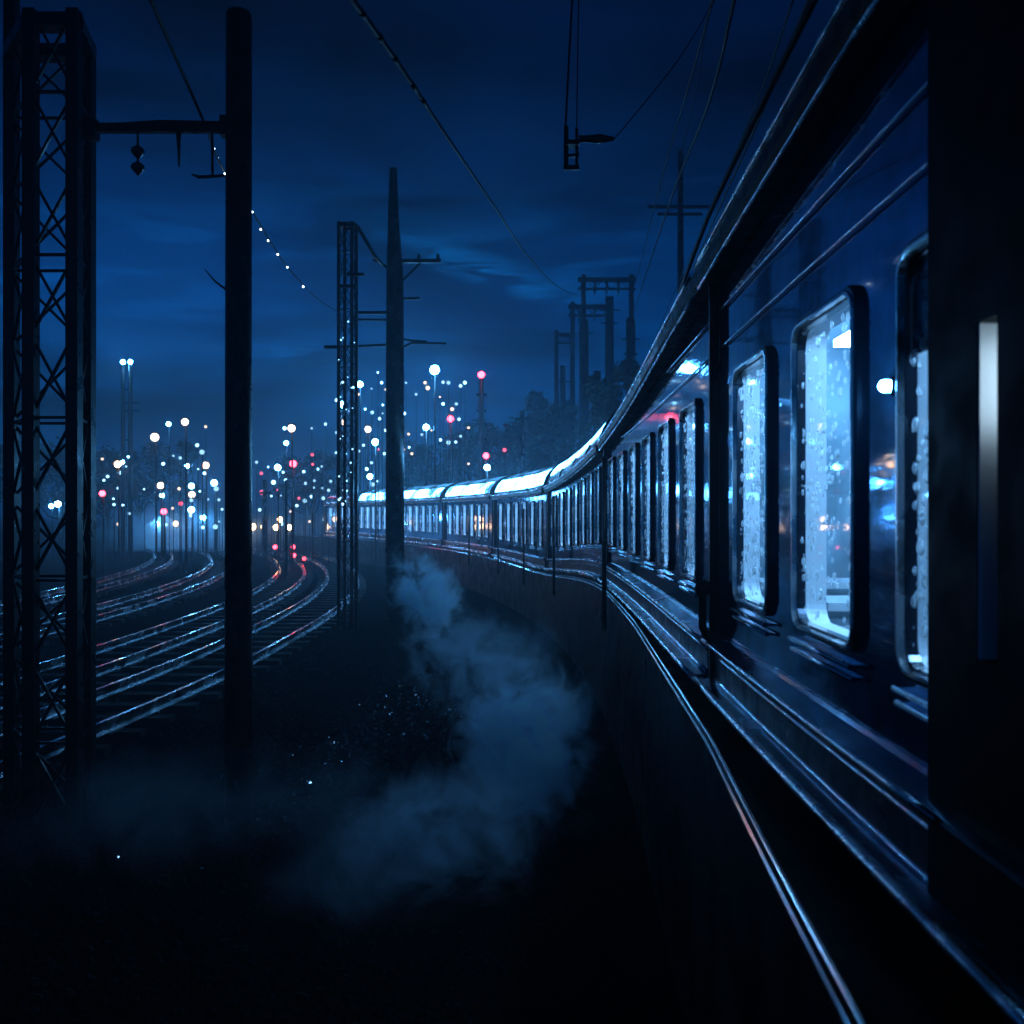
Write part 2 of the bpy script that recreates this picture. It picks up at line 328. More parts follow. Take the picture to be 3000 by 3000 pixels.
def drops_mesh(n, seed, big=1.0):
    rnd = random.Random(seed); mb = MB(); done = 0
    while done < n:
        u, z = rnd.uniform(-.27, .27), rnd.uniform(-.49, .49); r = rnd.choice((.003, .004, .005, .006, .007, .010)) * rnd.uniform(.8, 1.2) * big
        seg, rr = 10, 4; st = rnd.uniform(1.0, 1.35)
        vs = [(u + r * math.cos(PI / 2 * i / rr) * math.cos(2 * PI * k / seg), .002 - r * .55 * math.sin(PI / 2 * i / rr), z + st * r * math.cos(PI / 2 * i / rr) * math.sin(2 * PI * k / seg)) for i in range(rr) for k in range(seg)]
        vs.append((u, .002 - r * .55, z)); fs = [(i * seg + k, i * seg + (k + 1) % seg, (i + 1) * seg + (k + 1) % seg, (i + 1) * seg + k) for i in range(rr - 1) for k in range(seg)]
        fs += [((rr - 1) * seg + k, (rr - 1) * seg + (k + 1) % seg, len(vs) - 1) for k in range(seg)]
        fs.append(tuple(range(seg))[::-1])
        mb.add(vs, fs, True); done += 1
    return mb
drop_near = [drops_mesh(300, 3, 1.7).mesh('raindrops', M['drop']), drops_mesh(300, 4, 1.5).mesh('raindrops', M['drop']), drops_mesh(240, 5, 1.4).mesh('raindrops', M['drop'])]

def place(me, name, parent, Y, dz, off=0):
    o = bpy.data.objects.new(name, me); COL.objects.link(o); o.parent = parent
    p = W(Y, off, dz); s = slope(Y); o.location = p - parent_world(parent); o.rotation_euler = (0, 0, math.atan2(1, s)); return o
def child(me, name, parent):
    o = bpy.data.objects.new(name, me); COL.objects.link(o); o.parent = parent; return o
# along-path local axis is +x after rotation; outward (left of travel) is then local +y, so meshes above are built with y = -outward: flip
for me in (me_frame, me_trim, me_reveal, me_pane, me_sill, *drop_near):
    for v in me.vertices: v.co.y = -v.co.y
    me.flip_normals(); me.update()

BOT = -.95
def coach(i, y0, y1, wins, label, near=False, roof_lights=0):
    t = empty('train_carriage', W((y0 + y1) / 2, -1.3, -1.02), label, 'train carriage', 'carriages of the curving train')
    op = sorted((c - WIN_W / 2, c + WIN_W / 2) for c in wins)
    brk = sorted(set([y0, y1] + [e for o in op for e in o])); Ys = []
    for a, b in zip(brk, brk[1:]): Ys += seq(a, b, .5)[:-1]
    Ys.append(y1); wz0, wz1 = WIN_Z - WIN_H / 2, WIN_Z + WIN_H / 2
    body = MB()
    for a, b in zip(Ys, Ys[1:]):
        mid = (a + b) / 2; hole = any(l < mid < h for l, h in op)
        for z0, z1 in (((BOT, wz0), (wz1, None)) if hole else ((BOT, wz0), (wz0, wz1), (wz1, None))):
            za, zb = (z1, z1) if z1 is not None else (eave(a), eave(b))
            body.add([W(a, 0, z0), W(b, 0, z0), W(b, 0, zb), W(a, 0, za)], [(0, 1, 2, 3)])
    # back side, underside and end walls (thick, closed shell)
    for a, b in zip(Ys, Ys[1:]):
        body.add([W(a, -2.6, BOT), W(b, -2.6, BOT), W(b, -2.6, eave(b)), W(a, -2.6, eave(a))], [(3, 2, 1, 0)])
        body.add([W(a, 0, BOT), W(b, 0, BOT), W(b, -2.6, BOT), W(a, -2.6, BOT)], [(0, 1, 2, 3)])
    for Y in (y0, y1): body.add([W(Y, 0, BOT), W(Y, -2.6, BOT), W(Y, -2.6, eave(Y)), W(Y, 0, eave(Y))], [(0, 1, 2, 3)])
    body.build('body', M['paint'], t)
    # roof
    RY = seq(y0 - .06, y1 + .06, .4); rf = MB(); K = 18
    def rp_(Y):
        rise = interp([(4, .16), (6, .24), (12, .72)], Y)
        return [(-1.3 + 1.36 * math.copysign(abs(math.cos(PI * k / K)) ** .72, math.cos(PI * k / K)), eave(Y) + rise * math.sin(PI * k / K) ** .9) for k in range(K + 1)]
    ribbon(rf, RY, rp_, True, True)
    roof = rf.build('roof', M['roof'], t)
    for Y in seq(y0, y1, 2.4 if y0 > 10 else 3.5):
        MB().tube([W(Y, o, z + .012) for o, z in rp_(Y)], .02, 6).build('rib', M['gutter'], roof)
    gt = MB(); ribbon(gt, RY, lambda Y: [(.005, eave(Y) - .05), (.09, eave(Y) - .055), (.115, eave(Y) - .03), (.115, eave(Y) + .035), (.10, eave(Y) + .05), (.005, eave(Y) + .05)])
    gt.build('gutter', M['gutter'], t)
    for o_, z_, r_ in ((.112, .052, .015), (.10, -.062, .008)):
        ed = MB().tube([W(Y, o_, eave(Y) + z_) for Y in seq(y0, y1, .3)], r_, 8); ed.build('gutter_edge', M['edge'], t)
    # mouldings on the side: two over the windows, the double sill at the foot of the body
    for z_, r_, nm in ((1.02, .007, 'moulding'), (.83, .006, 'moulding'), (-.69, .012, 'foot_strip'), (-.735, .008, 'foot_strip'), (-.855, .012, 'foot_strip'), (-.905, .010, 'foot_strip')):
        pts = [W(Y, .012 if z_ > 0 else .03, z_) for Y in seq(y0, y1, .3) if z_ < eave(Y) - .12]
        if len(pts) > 2: MB().tube(pts, r_, 8).build(nm, M['chrome'], t)
    sk = MB(); ribbon(sk, seq(y0, y1, .5), [(.002, -.93), (.028, -.93), (.028, -.70), (.002, -.66)]); sk.build('footboard', M['gutter'], t)
    lw_ = MB(); ribbon(lw_, seq(max(y0, .1), y1, .4), [(.030, -.868), (.115, -.872), (.115, -.886), (.030, -.886)]); lw_.build('step', M['step'], t)
    up_ = MB(); ribbon(up_, seq(max(y0, .1), y1, .4), [(.002, -.640), (.075, -.664), (.075, -.676), (.002, -.676)]); up_.build('ledge', M['step'], t)
    for z_, o_, r_ in ((-.872, .118, .017), (-.900, .098, .011), (-.668, .078, .009)):
        MB().tube([W(Y, o_, z_) for Y in seq(max(y0, 1.3 if z_ < -.8 else 1.95), y1, .3)], r_, 8).build('step_edge', M['edge'], t)
    # inside
    iv = MB(); IY = seq(y0 + .05, y1 - .05, .6); ci = -.14
    iv.grid([[W(Y, -1.7, -.8), W(Y, -1.7, eave(Y) + ci), W(Y, -.04, eave(Y) + ci)] for Y in IY], False)
    for Y in (IY[0], IY[-1]): iv.add([W(Y, -.04, -.8), W(Y, -1.7, -.8), W(Y, -1.7, eave(Y) + ci), W(Y, -.04, eave(Y) + ci)], [(0, 1, 2, 3)])
    iv.build('interior', M['interior'], t)
    fl = MB(); fl.grid([[W(Y, -1.7, -.8), W(Y, -.04, -.8)] for Y in IY], False); fl.build('cabin_floor', M['floor'], t)
    for k, c in enumerate(wins):
        wn = place(me_frame, 'window', t, c, WIN_Z)
        child(me_pane, 'pane', wn); child(me_trim, 'trim', wn); child(me_reveal, 'reveal', wn); child(me_sill, 'sill', wn)
        if near: tag(child(drop_near[k % 3], 'raindrops', wn), kind='stuff')
        lt = MB(); zt = min(.80, eave(c) - .19)
        ribbon(lt, [c - .1, c + .5 if c + .5 < y1 - .1 else y1 - .1], [(-.50, zt), (-.62, zt), (-.62, zt + .035), (-.50, zt + .035)]); lt.build('cabin_lamp', M['tube'], t)
    if y0 < 12:
        for k, c in enumerate(wins):
            st = MB(); Y = c + .48
            if Y > y1 - .3: continue
            for dz0, dz1, o0, o1, d in ((-.45, -.33, -.9, -1.6, .5), (-.33, .22, -.9, -1.6, .12)):
                st.add([W(Y + q, o, z) for z in (dz0, dz1) for q, o in ((0, o0), (d, o0), (d, o1), (0, o1))], [(3, 2, 1, 0), (4, 5, 6, 7), (0, 1, 5, 4), (1, 2, 6, 5), (2, 3, 7, 6), (3, 0, 4, 7)])
            st.build('seat', M['seat'], t)
        for c in wins[-2:] if near else wins[:2]:
            tb = MB(); Y = c + .35
            for z0, z1, oa, ob_, d in ((-.36, -.33, -.12, -.66, .30), (-.44, -.415, -.14, -.5, .24)):
                tb.add([W(Y + q, o, z) for z in (z0, z1) for q, o in ((0, oa), (d, oa), (d, ob_), (0, ob_))], [(3, 2, 1, 0), (4, 5, 6, 7), (0, 1, 5, 4), (1, 2, 6, 5), (2, 3, 7, 6), (3, 0, 4, 7)])
            tb.build('table', M['table'], t)
    # gangway to the next carriage
    gw = MB(); 
    for k, Y in enumerate(seq(y1 + .01, y1 + (.05 if near and y0 < 0 else .36), .055)):
        o = -.03 if k % 2 else -.09
        ribbon(gw, [Y, Y + .045], [(o, -.9), (o, eave(Y) - .1), (-2.4, eave(Y) - .1), (-2.4, -.9)])
    gw.build('gangway', M['rubber'], t)
    ep = MB(); ribbon(ep, [y1 - (.05 if y0 < 0 else .10), y1 - .02], lambda Y: [(.001, BOT), (.05, BOT), (.05, eave(Y) - .06), (.001, eave(Y) - .06)]); ep.build('end_post', M['gutter'], t)
    for j in range(roof_lights):
        n = roof_lights; a = y0 + .15 + (y1 - y0 - .3) * j / n; b = y0 + .15 + (y1 - y0 - .3) * (j + 1) / n - .16
        for ka, kb in (((1, 4), (5, 7)) if y0 > 15 else ((2, 4),)):
            lg = MB()
            def lp(Y):
                q = rp_(Y)[ka:kb + 1]; return [(o + .015, z + .012) for o, z in q] + [(o - .01, z - .01) for o, z in q][::-1]
            ribbon(lg, seq(a, b, .5), lp); lg.build('roof_light', M['rooflight'] if ka < 5 else M['roofdim'], t)
    return t
def wins(y0, y1, n): d = (y1 - y0 - .5) / n; return [y0 + .25 + d * (k + .5) for k in range(n)]
c1 = coach(0, -3, 4.70, [-1.2, 1.99, 2.92, 3.89], 'nearest dark blue carriage with rain spotted lit windows and a black door', near=True)
coach(1, 4.83, 11.75, [5.55, 6.67, 7.79, 8.91, 10.03, 11.12], 'second dark blue carriage, six tall lit windows, just past the first dark gap', near=True)
coach(2, 12.15, 19.5, wins(12.15, 19.5, 7), 'carriage where the train begins bending left, beyond the nearest thin post', roof_lights=3)
names = ['carriage with glowing roof panels nearest the camera in the bend', 'carriage in the bend with white glowing roof, second of the glowing roofs',
         'carriage with white glowing roof right of the dark crossarm pole', 'carriage partly hidden behind the dark crossarm pole', 'farthest carriage with dark roof, behind the slim lattice mast where the train ends']
for k, (a, b_) in enumerate([(19.9, 27), (27.4, 34), (34.4, 40.5), (40.9, 46.3), (46.7, 50.8)]):
    coach(3 + k, a, b_, wins(a, b_, 6 if k < 4 else 4), names[k], roof_lights=3 if k < 4 else 0)

# door bay, grab rails and marker lamp on the nearest carriage
d = MB()
for a, b_, z0, z1 in ((.2, 1.757, -.93, None), (1.837, 2.06, -.93, None), (1.757, 1.837, -.93, -.30), (1.757, 1.837, .385, None)):
    ribbon(d, seq(a, b_, .3), lambda Y: [(.002, z0), (.05, z0), (.05, eave(Y) - .07 if z1 is None else z1), (.002, eave(Y) - .07 if z1 is None else z1)])
door = d.build('door', M['door'], c1)
dg = MB(); ribbon(dg, [1.757, 1.837], [(.004, -.30), (.007, -.30), (.007, .385), (.004, .385)]); dg.build('door_window', M['black'], door)
jb = MB(); ribbon(jb, [1.829, 1.8365], [(.003, -.299), (.047, -.299), (.047, .384), (.003, .384)]); jb.build('jamb', M['reveal'], door)
MB().tube([W(1.765, .012, .17), W(1.765, .012, .35)], .0035, 8).build('jamb_fill_light', M['slit'], door)  # added light tucked in the slit to brighten the jamb from the top
w0 = [o for o in c1.children if o.name.startswith('window')][1]
bl_ = MB().add([(u, -.006 + q, z) for q in (0, -.006) for u, z in ((-.28, .27), (.28, .27), (.28, .505), (-.28, .505))], [(3, 2, 1, 0), (4, 5, 6, 7), (0, 1, 5, 4), (1, 2, 6, 5), (2, 3, 7, 6), (3, 0, 4, 7)])
o = bpy.data.objects.new('blind', bl_.mesh('blind', M['black'])); COL.objects.link(o); o.parent = w0
hr = MB(); hr.tube([W(1.42, .05, -.33), W(1.42, .09, -.30), W(1.42, .10, 0), W(1.42, .09, .37), W(1.42, .05, .40)], .014, 12); hr.build('handrail', M['chrome'], door)
ml = MB(); ml.ball(W(2.36, .03, .33), .016, 12, 8); mk = ml.build('marker_lamp', M['white'], c1)
MB().tube([W(2.36, .0, .33), W(2.36, .022, .33)], .024, 12).build('lamp_socket', M['chrome'], mk)
cp = MB(); cp.tube([W(4.68, .05, -.36), W(4.69, .08, -.45), W(4.69, .08, -.60), W(4.68, .05, -.66)], .022, 8); cp.ball(W(4.68, .08, -.40), .045, 10, 6); cp.build('coupling_hose', M['wire'], c1)
rc = MB(); rc.tube([W(Y, interp([(2, .19), (4, .17), (5.2, .12)], Y), interp([(2, 1.41), (4, 1.33), (5.2, 1.27)], Y)) for Y in seq(1.5, 5.2, .3)], .011, 8); rc.build('roof_cable', M['wire'], c1)

# slim posts along the ledge
def solveY(px, off):
    lo, hi = 5, 55
    for _ in range(60):
        m = (lo + hi) / 2
        if 966 + F * W(m, off).x / m > px: lo = m
        else: hi = m
    return lo
for px, zt, nm in ((1140, .62, 'thin dark post beside the train where it starts to bend, nearest of the row'), (1045, .55, 'thin dark post in front of the train, second nearest of the row'),
                   (988, .45, 'thin dark post in front of the train, third from the nearest'), (940, .35, 'thin dark post in front of the train, fourth from the nearest'), (885, .3, 'thin dark post in front of the train, farthest of the row')):
    Y = solveY(px, .16); p = W(Y, .16, 0); zb_ = p.z - 1.02; e = empty('lineside_post', (p.x, p.y, zb_), nm, 'post', 'thin posts along the train')
    MB().tube([(p.x, p.y, zb_ - .35), (p.x, p.y, p.z + zt)], [.03, .024], 8).build('shaft', M['lattice'], e)
    MB().lathe((p.x, p.y, p.z + zt), [(.036, -.02), (.04, .0), (.03, .02), (.001, .035)], 8).build('cap', M['lattice'], e)

# ---------------------------------------------------------------- yard tracks
def Xt(x0, Y): return x0 - .0063 * max(0, Y - 18) ** 2 - .010 * max(0, 16 - Y) ** 2
sl_me = MB().box((0, 0, .03), (1.7, .2, .10)).mesh('sleeper', M['sleeper'])
for (xa, xb), nm in (((-5.35, -4.25), 'yard track nearest the train, passing behind the big pole with red glints'), ((-7.3, -6.25), 'second yard track from the train, curving left into the lights'),
                     ((-10.4, -9.4), 'third yard track from the train, left part of the yard'), ((-13.4, -12.4), 'outermost yard track at the far left of the yard')):
    t = empty('railway_track', (0, 0, 0), nm, 'railway track', 'curved yard tracks on the left')
    for x0 in (xa, xb):
        r = MB(); Ys = seq(4, 60, .5)
        for (o0, o1, z0, z1) in ((-.028, .028, .21, .25), (-.012, .012, .12, .21), (-.065, .065, .09, .12)):
            rows = [[(Xt(x0, Y) + o, Y, z) for o, z in ((o0, z0), (o0, z1), (o1, z1), (o1, z0), (o0, z0))] for Y in Ys]; r.grid(rows, False)
        r.build('rail', M['yard_steel'], t)
    xm = (xa + xb) / 2
    for Y in seq(4, 46, .72):
        s = bpy.data.objects.new('sleeper', sl_me); COL.objects.link(s); s.parent = t; s.location = (Xt(xm, Y), Y, 0); s.rotation_euler = (0, 0, math.atan(.0126 * max(0, Y - 18)))

gr = random.Random(3)
def stone(mb, X, Y, r):
    a0 = gr.uniform(0, 6.3); n = gr.choice((4, 5, 6)); h = r * gr.uniform(.5, 1.1)
    lo = [(X + r * math.cos(a0 + 6.283 * k / n) * gr.uniform(.7, 1.2), Y + r * math.sin(a0 + 6.283 * k / n) * gr.uniform(.7, 1.2), -.004) for k in range(n)]
    hi = [(X + (x - X) * .55 + gr.uniform(-.2, .2) * r, Y + (y - Y) * .55 + gr.uniform(-.2, .2) * r, h * gr.uniform(.6, 1.2)) for x, y, _ in lo]
    mb.add(lo + hi, [(k, (k + 1) % n, n + (k + 1) % n, n + k) for k in range(n)] + [tuple(range(n, 2 * n))])
gv = MB()
for _ in range(7000):
    Y = 3.5 + 17 * gr.random() ** 1.6; stone(gv, gr.uniform(-5.5 if Y < 14 else -3.8, min(.4, Xw(Y) - .5)), Y, gr.uniform(.012, .034))
M['stone'] = mat('damp_stone', (.005, .005, .006), .6, 0, .06)
tag(gv.build('gravel', M['stone']), 'dark gravel strewn between the yard tracks and the ledge', 'gravel', kind='stuff')
gv = MB()
for _ in range(420):
    t_ = gr.random(); c = Vector((-2.05 + .75 * t_, 7.6 + 5.5 * t_, 0)); stone(gv, c.x + gr.gauss(0, .38), c.y + gr.gauss(0, .9), gr.uniform(.016, .036))
M['wet_stone'] = mat('wet_stone', (.006, .006, .007), .08, 0, .9, 1)
tag(gv.build('wet_pebbles', M['wet_stone']), 'scatter of wet glinting pebbles on the ground below the crossarm pole', 'pebbles', kind='stuff')

# ---------------------------------------------------------------- masts and poles
def lattice_tower(corners, ztop, leg, step, brace, label, mat_=M['lattice'], cap=True, group=None, z0=0):
    cx = sum(c[0] for c in corners) / 4; cy = sum(c[1] for c in corners) / 4
    t = empty('lattice_mast', (cx, cy, 0), label, 'lattice mast', group)
    for x, y in corners: MB().bar((x, y, z0), (x, y, ztop), leg).build('leg', mat_, t)
    b = MB(); n = max(2, int(ztop / step))
    for k in range(n):
        za, zb = ztop * k / n, ztop * (k + 1) / n
        for i in range(4):
            p, q = corners[i], corners[(i + 1) % 4]; a = random.uniform(-.02, .02)
            b.bar((p[0], p[1], za), (q[0], q[1], zb + a), brace); b.bar((q[0], q[1], za + .012), (p[0], p[1], zb + a), brace * .9)
            if k % 2 == 0: b.bar((p[0], p[1], zb), (q[0], q[1], zb), brace * 1.1)
    b.build('bracing', mat_, t)
    if cap:
        c_ = MB()
        for i in range(4): c_.bar((*corners[i], ztop - leg), (*corners[(i + 1) % 4], ztop - leg), leg * 1.4, leg * 1.1)
        c_.build('top_frame', mat_, t)
    return t
TY = 7.5
def xt(px, Y=TY): return (px - 966) / F * Y
zt = EYE + (966 - 20) / F * TY
lt = lattice_tower([(xt(58), TY), (xt(140), TY), (xt(166, TY + .5), TY + .5), (xt(22, TY + .5), TY + .5)], zt, .10, .62, .022, 'tall dark lattice mast at the left edge, x braced, reaching the top')
MB().bar((xt(22, TY + .5), TY + .5, zt), (xt(22, TY + .5), TY + .5, zt + .5), .098).build('leg_extension', M['lattice'], lt)
zb = EYE + (966 - 240) / F * TY
# big pole with the crossbeam
px0 = xt(450); zp = EYE + (966 - 25) / F * TY
bp_ = empty('power_pole', (px0, TY, 0), 'thick black pole between the left lattice mast and the yard lamps', 'pole')
MB().tube([(px0, TY, -.05), (px0, TY, 1.5), (px0, TY, 4), (px0 + .004, TY, zp - .03), (px0 + .004, TY, zp)], [.118, .112, .108, .106, .098], 20).build('shaft', M['wood'], bp_)
br = MB(); br.tube([at(430, 549, TY), at(405, 530, TY), at(386, 507, TY)], [.012, .009, .004], 6); br.build('stay_hook', M['lattice'], bp_)
cb = MB()
cb.bar((xt(166), TY + .02, zb), (px0 - .08, TY + .02, zb), .05, .075); cb.tube([(xt(180), TY + .02, zb + .02), (xt(300), TY + .02, zb + .055), (px0 - .1, TY + .02, zb + .045)], .016, 8)
cbo = cb.build('crossbeam', M['lattice'], bp_)
MB().box((px0 - .12, TY + .02, zb + .01), (.06, .11, .16)).build('clamp', M['lattice'], cbo)
MB().box((xt(170), TY + .02, zb - .01), (.10, .11, .16)).build('clamp', M['lattice'], cbo)
ins = MB(); X = xt(260); ins.tube([(X, TY, zb - .03), (X, TY, zb - .4)], .010, 8)
for z in (-.20, -.335): ins.lathe((X, TY, zb + z), [(.01, .05), (.05, .02), (.058, -.005), (.04, -.03), (.012, -.06)][::-1], 14)
ins.build('insulator', M['porcelain'], cbo)
MB().tube([(xt(337), TY, zb - .03), (xt(337), TY, zb - .10), (xt(338), TY, zb - .33)], [.028, .018, .008], 8).build('spike', M['lattice'], cbo)
hk = MB(); hk.tube([(xt(400), TY, zb - .03), (xt(401), TY, at(0, 330, TY).z)], .012, 8); hk.tube([at(362, 329, TY), at(375, 334, TY), at(400, 333, TY), at(424, 331, TY)], [.008, .015, .014, .012], 8); hk.build('hanger', M['lattice'], cbo)

# crossarm pole
PY = 21.1; qx = (745 - 966) / F * PY
def q(px, py): return at(px, py, PY)
cpole = empty('power_pole', (qx, PY, 0), 'tapered dark pole with crossarms in front of the glowing train roof', 'pole')
MB().tube([(qx, PY, -.05), (qx, PY, q(0, 700).z), (qx, PY, q(0, 520).z), q(742.5, 430), q(742, 330), q(742, 318)], [.225, .215, .205, .14, .095, .09], 20).build('shaft', M['wood'], cpole)
def arm(nm, pts, w): 
    m_ = MB()
    for a, b in zip(pts, pts[1:]): m_.bar(q(*a), q(*b), w)
    m_.build(nm, M['lattice'], cpole)
arm('crossarm', [(748, 493), (832, 492)], .085); arm('brace', [(793, 497), (758, 531)], .05); arm('crossarm', [(750, 564), (792, 563)], .06)
arm('crossarm', [(672, 590), (742, 590)], .07); arm('crossarm', [(674, 603), (742, 604)], .05); arm('brace', [(736, 510), (716, 494), (704, 491)], .06)
arm('crossarm', [(748, 662), (776, 647), (842, 648)], .045); arm('crossarm', [(742, 650), (612, 656)], .05); arm('brace', [(674, 590), (664, 610), (664, 640)], .07)
arm('crossarm', [(748, 637), (770, 642), (806, 645)], .05)
for a in ((790, 486), (826, 485)):
    MB().lathe(q(*a), [(.03, -.08), (.05, -.05), (.035, 0), (.05, .03), (.02, .08)], 10).build('insulator', M['porcelain'], cpole)

# slim lattice mast left of it
MY = 20.0
def mx(px): return (px - 966) / F * MY
zt2 = EYE + (966 - 418) / F * MY
lm = lattice_tower([(mx(639), MY), (mx(664), MY), (mx(668), MY + .3), (mx(646), MY + .3)], zt2, .07, .62, .016, 'slim lattice mast with a bent top arm, left of the crossarm pole')
MB().tube([at(637, 421, MY), at(668, 421, MY), at(676, 430, MY), at(706, 481, MY), at(722, 499, MY + .6)], .04, 8).build('top_arm', M['lattice'], lm)
for py, xa, xb in ((518, 655, 688), (540, 640, 672), (655, 612, 640)):
    MB().bar(at(xa, py, MY), at(xb, py, MY), .07).build('bracket', M['lattice'], lm)
bl = random.Random(5)
for k in range(26):
    px = bl.choice((641, 648, 655, 664, 668)) + bl.uniform(-3, 3); py = bl.uniform(600, 965)
    MB().ball(at(px, py, MY - .08), bl.choice((.012, .018, .026)), 8, 6).build('lamp', M['small'], lm)  # raindrop glints on the mast, made as small glowing balls

# twin thin chimney-like posts with lamps, far left
def twin():
    Y = 55; b_ = at(239, 966, Y); t = empty('twin_lamp_mast', (b_.x, Y, 0), 'far pair of slender posts topped by two small white lamps', 'lamp mast')
    for px in (232, 246):
        p = at(px, 690, Y); MB().tube([(p.x, Y, 0), (p.x, Y, p.z)], [.16, .12], 8).build('post', M['lattice'], t)
        MB().ball(at(px, 683, Y), .13, 10, 8).build('lamp', M['white'], t)
    m_ = MB(); 
    for py in (735, 760, 775, 830): m_.bar(at(232, py, Y), at(246 if py != 760 and py != 775 else 262, py, Y), .08)
    m_.build('crossarm', M['lattice'], t)
twin()

# silhouettes right of centre, behind the train
def gantry(px0, px1, py, Y, label, extra=()):
    a, b_ = at(px0, py, Y), at(px1, py, Y); t = empty('overhead_gantry', ((a.x + b_.x) / 2, Y, 0), label, 'gantry')
    MB().bar(a, b_, .42).bar(a - Vector((0, 0, .9)), b_ - Vector((0, 0, .9)), .22).build('crossbeam', M['lattice'], t)
    br = MB(); n = 7
    for k in range(n):
        p = a.lerp(b_, k / n); r_ = a.lerp(b_, (k + 1) / n); dz = Vector((0, 0, .9))
        br.bar(p if k % 2 else p - dz, r_ - dz if k % 2 else r_, .07)
    br.build('bracing', M['lattice'], t)
    for f in (.1, .92):
        p = a.lerp(b_, f); MB().bar((p.x, Y + .02, 0), (p.x, Y + .02, p.z + .5), .45).build('post', M['lattice'], t)
    for f in extra:
        p = a.lerp(b_, f); MB().tube([p, p - Vector((0, 0, .9)), p - Vector((.1, 0, 1.5))], [.1, .16, .05], 8).build('insulator', M['porcelain'], t)
gantry(1090, 1200, 528, 88, 'tall dim gantry rising behind the train right of centre', (.3, .5, .7))
gantry(1072, 1155, 579, 92, 'lower dim gantry behind the train, just left of the tall one', (.25, .6))
gantry(1046, 1082, 632, 96, 'small narrow gantry, leftmost of the dim gantries behind the train')
def simple_pole(px, ptop, Y, r, arms, label):
    p = at(px, ptop, Y); t = empty('utility_pole', (p.x, Y, 0), label, 'pole'); MB().tube([(p.x, Y, 0), (p.x, Y, p.z)], [r * 1.25, r], 12).build('shaft', M['wood'], t)
    for py, a, b_ in arms: MB().bar(at(a, py, Y - .1), at(b_, py, Y - .1), .12).build('crossarm', M['lattice'], t)
simple_pole(1284, 285, 40, .13, [(390, 1222, 1338), (404, 1240, 1325)], 'dim tall pole with one wide crossarm above the train, right of centre')
simple_pole(1127, 700, 84, .35, [(735, 1110, 1146), (760, 1114, 1142)], 'dim stout pole between the gantry legs behind the train')
simple_pole(1062, 690, 90, .3, [(720, 1046, 1076)], 'dim stout pole left of the gantries behind the train')
simple_pole(1150, 560, 94, .45, [(585, 1130, 1170), (610, 1134, 1166)], 'dim stout pylon with two short arms between the two taller gantries')
simple_pole(1102, 604, 98, .5, [(628, 1084, 1120)], 'dim stout pylon with one short arm behind the lower gantry')
simple_pole(1190, 600, 76, .4, [(640, 1172, 1208), (668, 1176, 1204)], 'dim stout pylon with two arms, rightmost above the train roof')
simple_pole(985, 775, 60, .16, [(790, 972, 998)], 'faint thin pole above the glowing train roof, right of the red lamp mast')
simple_pole(540, 905, 34, .05, [], 'thin dark pole among the yard lights below the upper red signal')
simple_pole(500, 905, 48, .12, [(930, 490, 512)], 'faint pole among the yard lights, just right of the big pole')

# hanging bracket near the top centre
HY = 6.0
hb = empty('hanging_bracket', at(1078, 278, HY), 'small black insulator bracket hanging on rods near the top centre', 'bracket')
fr = MB(); fr.bar(at(1068, 238, HY), at(1068, 320, HY), .030); fr.bar(at(1088, 242, HY), at(1088, 320, HY), .020); fr.bar(at(1063, 317, HY), at(1093, 317, HY), .03); fr.bar(at(1063, 272, HY), at(1093, 272, HY), .085, .03); fr.bar(at(1063, 296, HY), at(1093, 292, HY), .022); fr.build('frame', M['lattice'], hb)
arm_ = MB(); p0, p1 = at(1092, 262, HY), at(1158, 262, HY)
arm_.tube([p0, p0.lerp(p1, .15), p0.lerp(p1, .4), p0.lerp(p1, .6), p0.lerp(p1, .8), p1], [.026, .022, .026, .032, .022, .014], 12); arm_.build('insulator', M['porcelain'], hb)
MB().tube([at(1082, -40, HY), at(1074, 100, HY), at(1067, 240, HY)], .007, 8).build('rod', M['wire'], hb)
MB().tube([at(1092, -40, HY), at(1090, 110, HY), at(1088, 244, HY)], .004, 8).build('rod', M['wire'], hb)

# ---------------------------------------------------------------- wires
def spline(pts, n=12):
    P = [Vector(p) for p in pts]; P = [P[0] * 2 - P[1]] + P + [P[-1] * 2 - P[-2]]; o = []
    for i in range(1, len(P) - 2):
        for k in range(n):
            t = k / n; a, b, c, d_ = P[i - 1], P[i], P[i + 1], P[i + 2]
            o.append(.5 * ((2 * b) + (c - a) * t + (2 * a - 5 * b + 4 * c - d_) * t * t + (3 * b - a - 3 * c + d_) * t ** 3))
    return o + [P[-2]]
def wire(pts, r, label, name='overhead_wire'):
    sp_ = spline([at(*p) for p in pts]); o = MB().tube(sp_, [r * (1.35 - .5 * k / len(sp_)) for k in range(len(sp_))], 8).build(name, M['wire']); return tag(o, label, 'wire', 'overhead wires')
bw = wire([(640, -40, 2.9), (665, 0, 3.1), (750, 118, 3.9), (850, 268, 5.2), (940, 400, 7.4), (1000, 488, 10.5), (1060, 545, 16), (1100, 560, 33)], .0085, 'thick overhead wire slanting from the top centre down to the right')
sp = MB(); pts = spline([at(665, 0, 3.1), at(750, 118, 3.9), at(850, 268, 5.2)], 12)
for k in (2, 7, 11, 15, 17): sp.tube([pts[k], pts[k + 1]], .0125, 8)
sp.build('splice', M['wire'], bw)
tag(wire([(262, -50, 5.2), (285, 0, 5.5), (340, 128, 6.5), (383, 226, 7.45), (420, 318, 8.8), (475, 398, 10.6), (542, 503, 14), (600, 564, 18), (640, 590, 20)], .011, 'wire from the top left passing behind the big pole to the slim mast'))
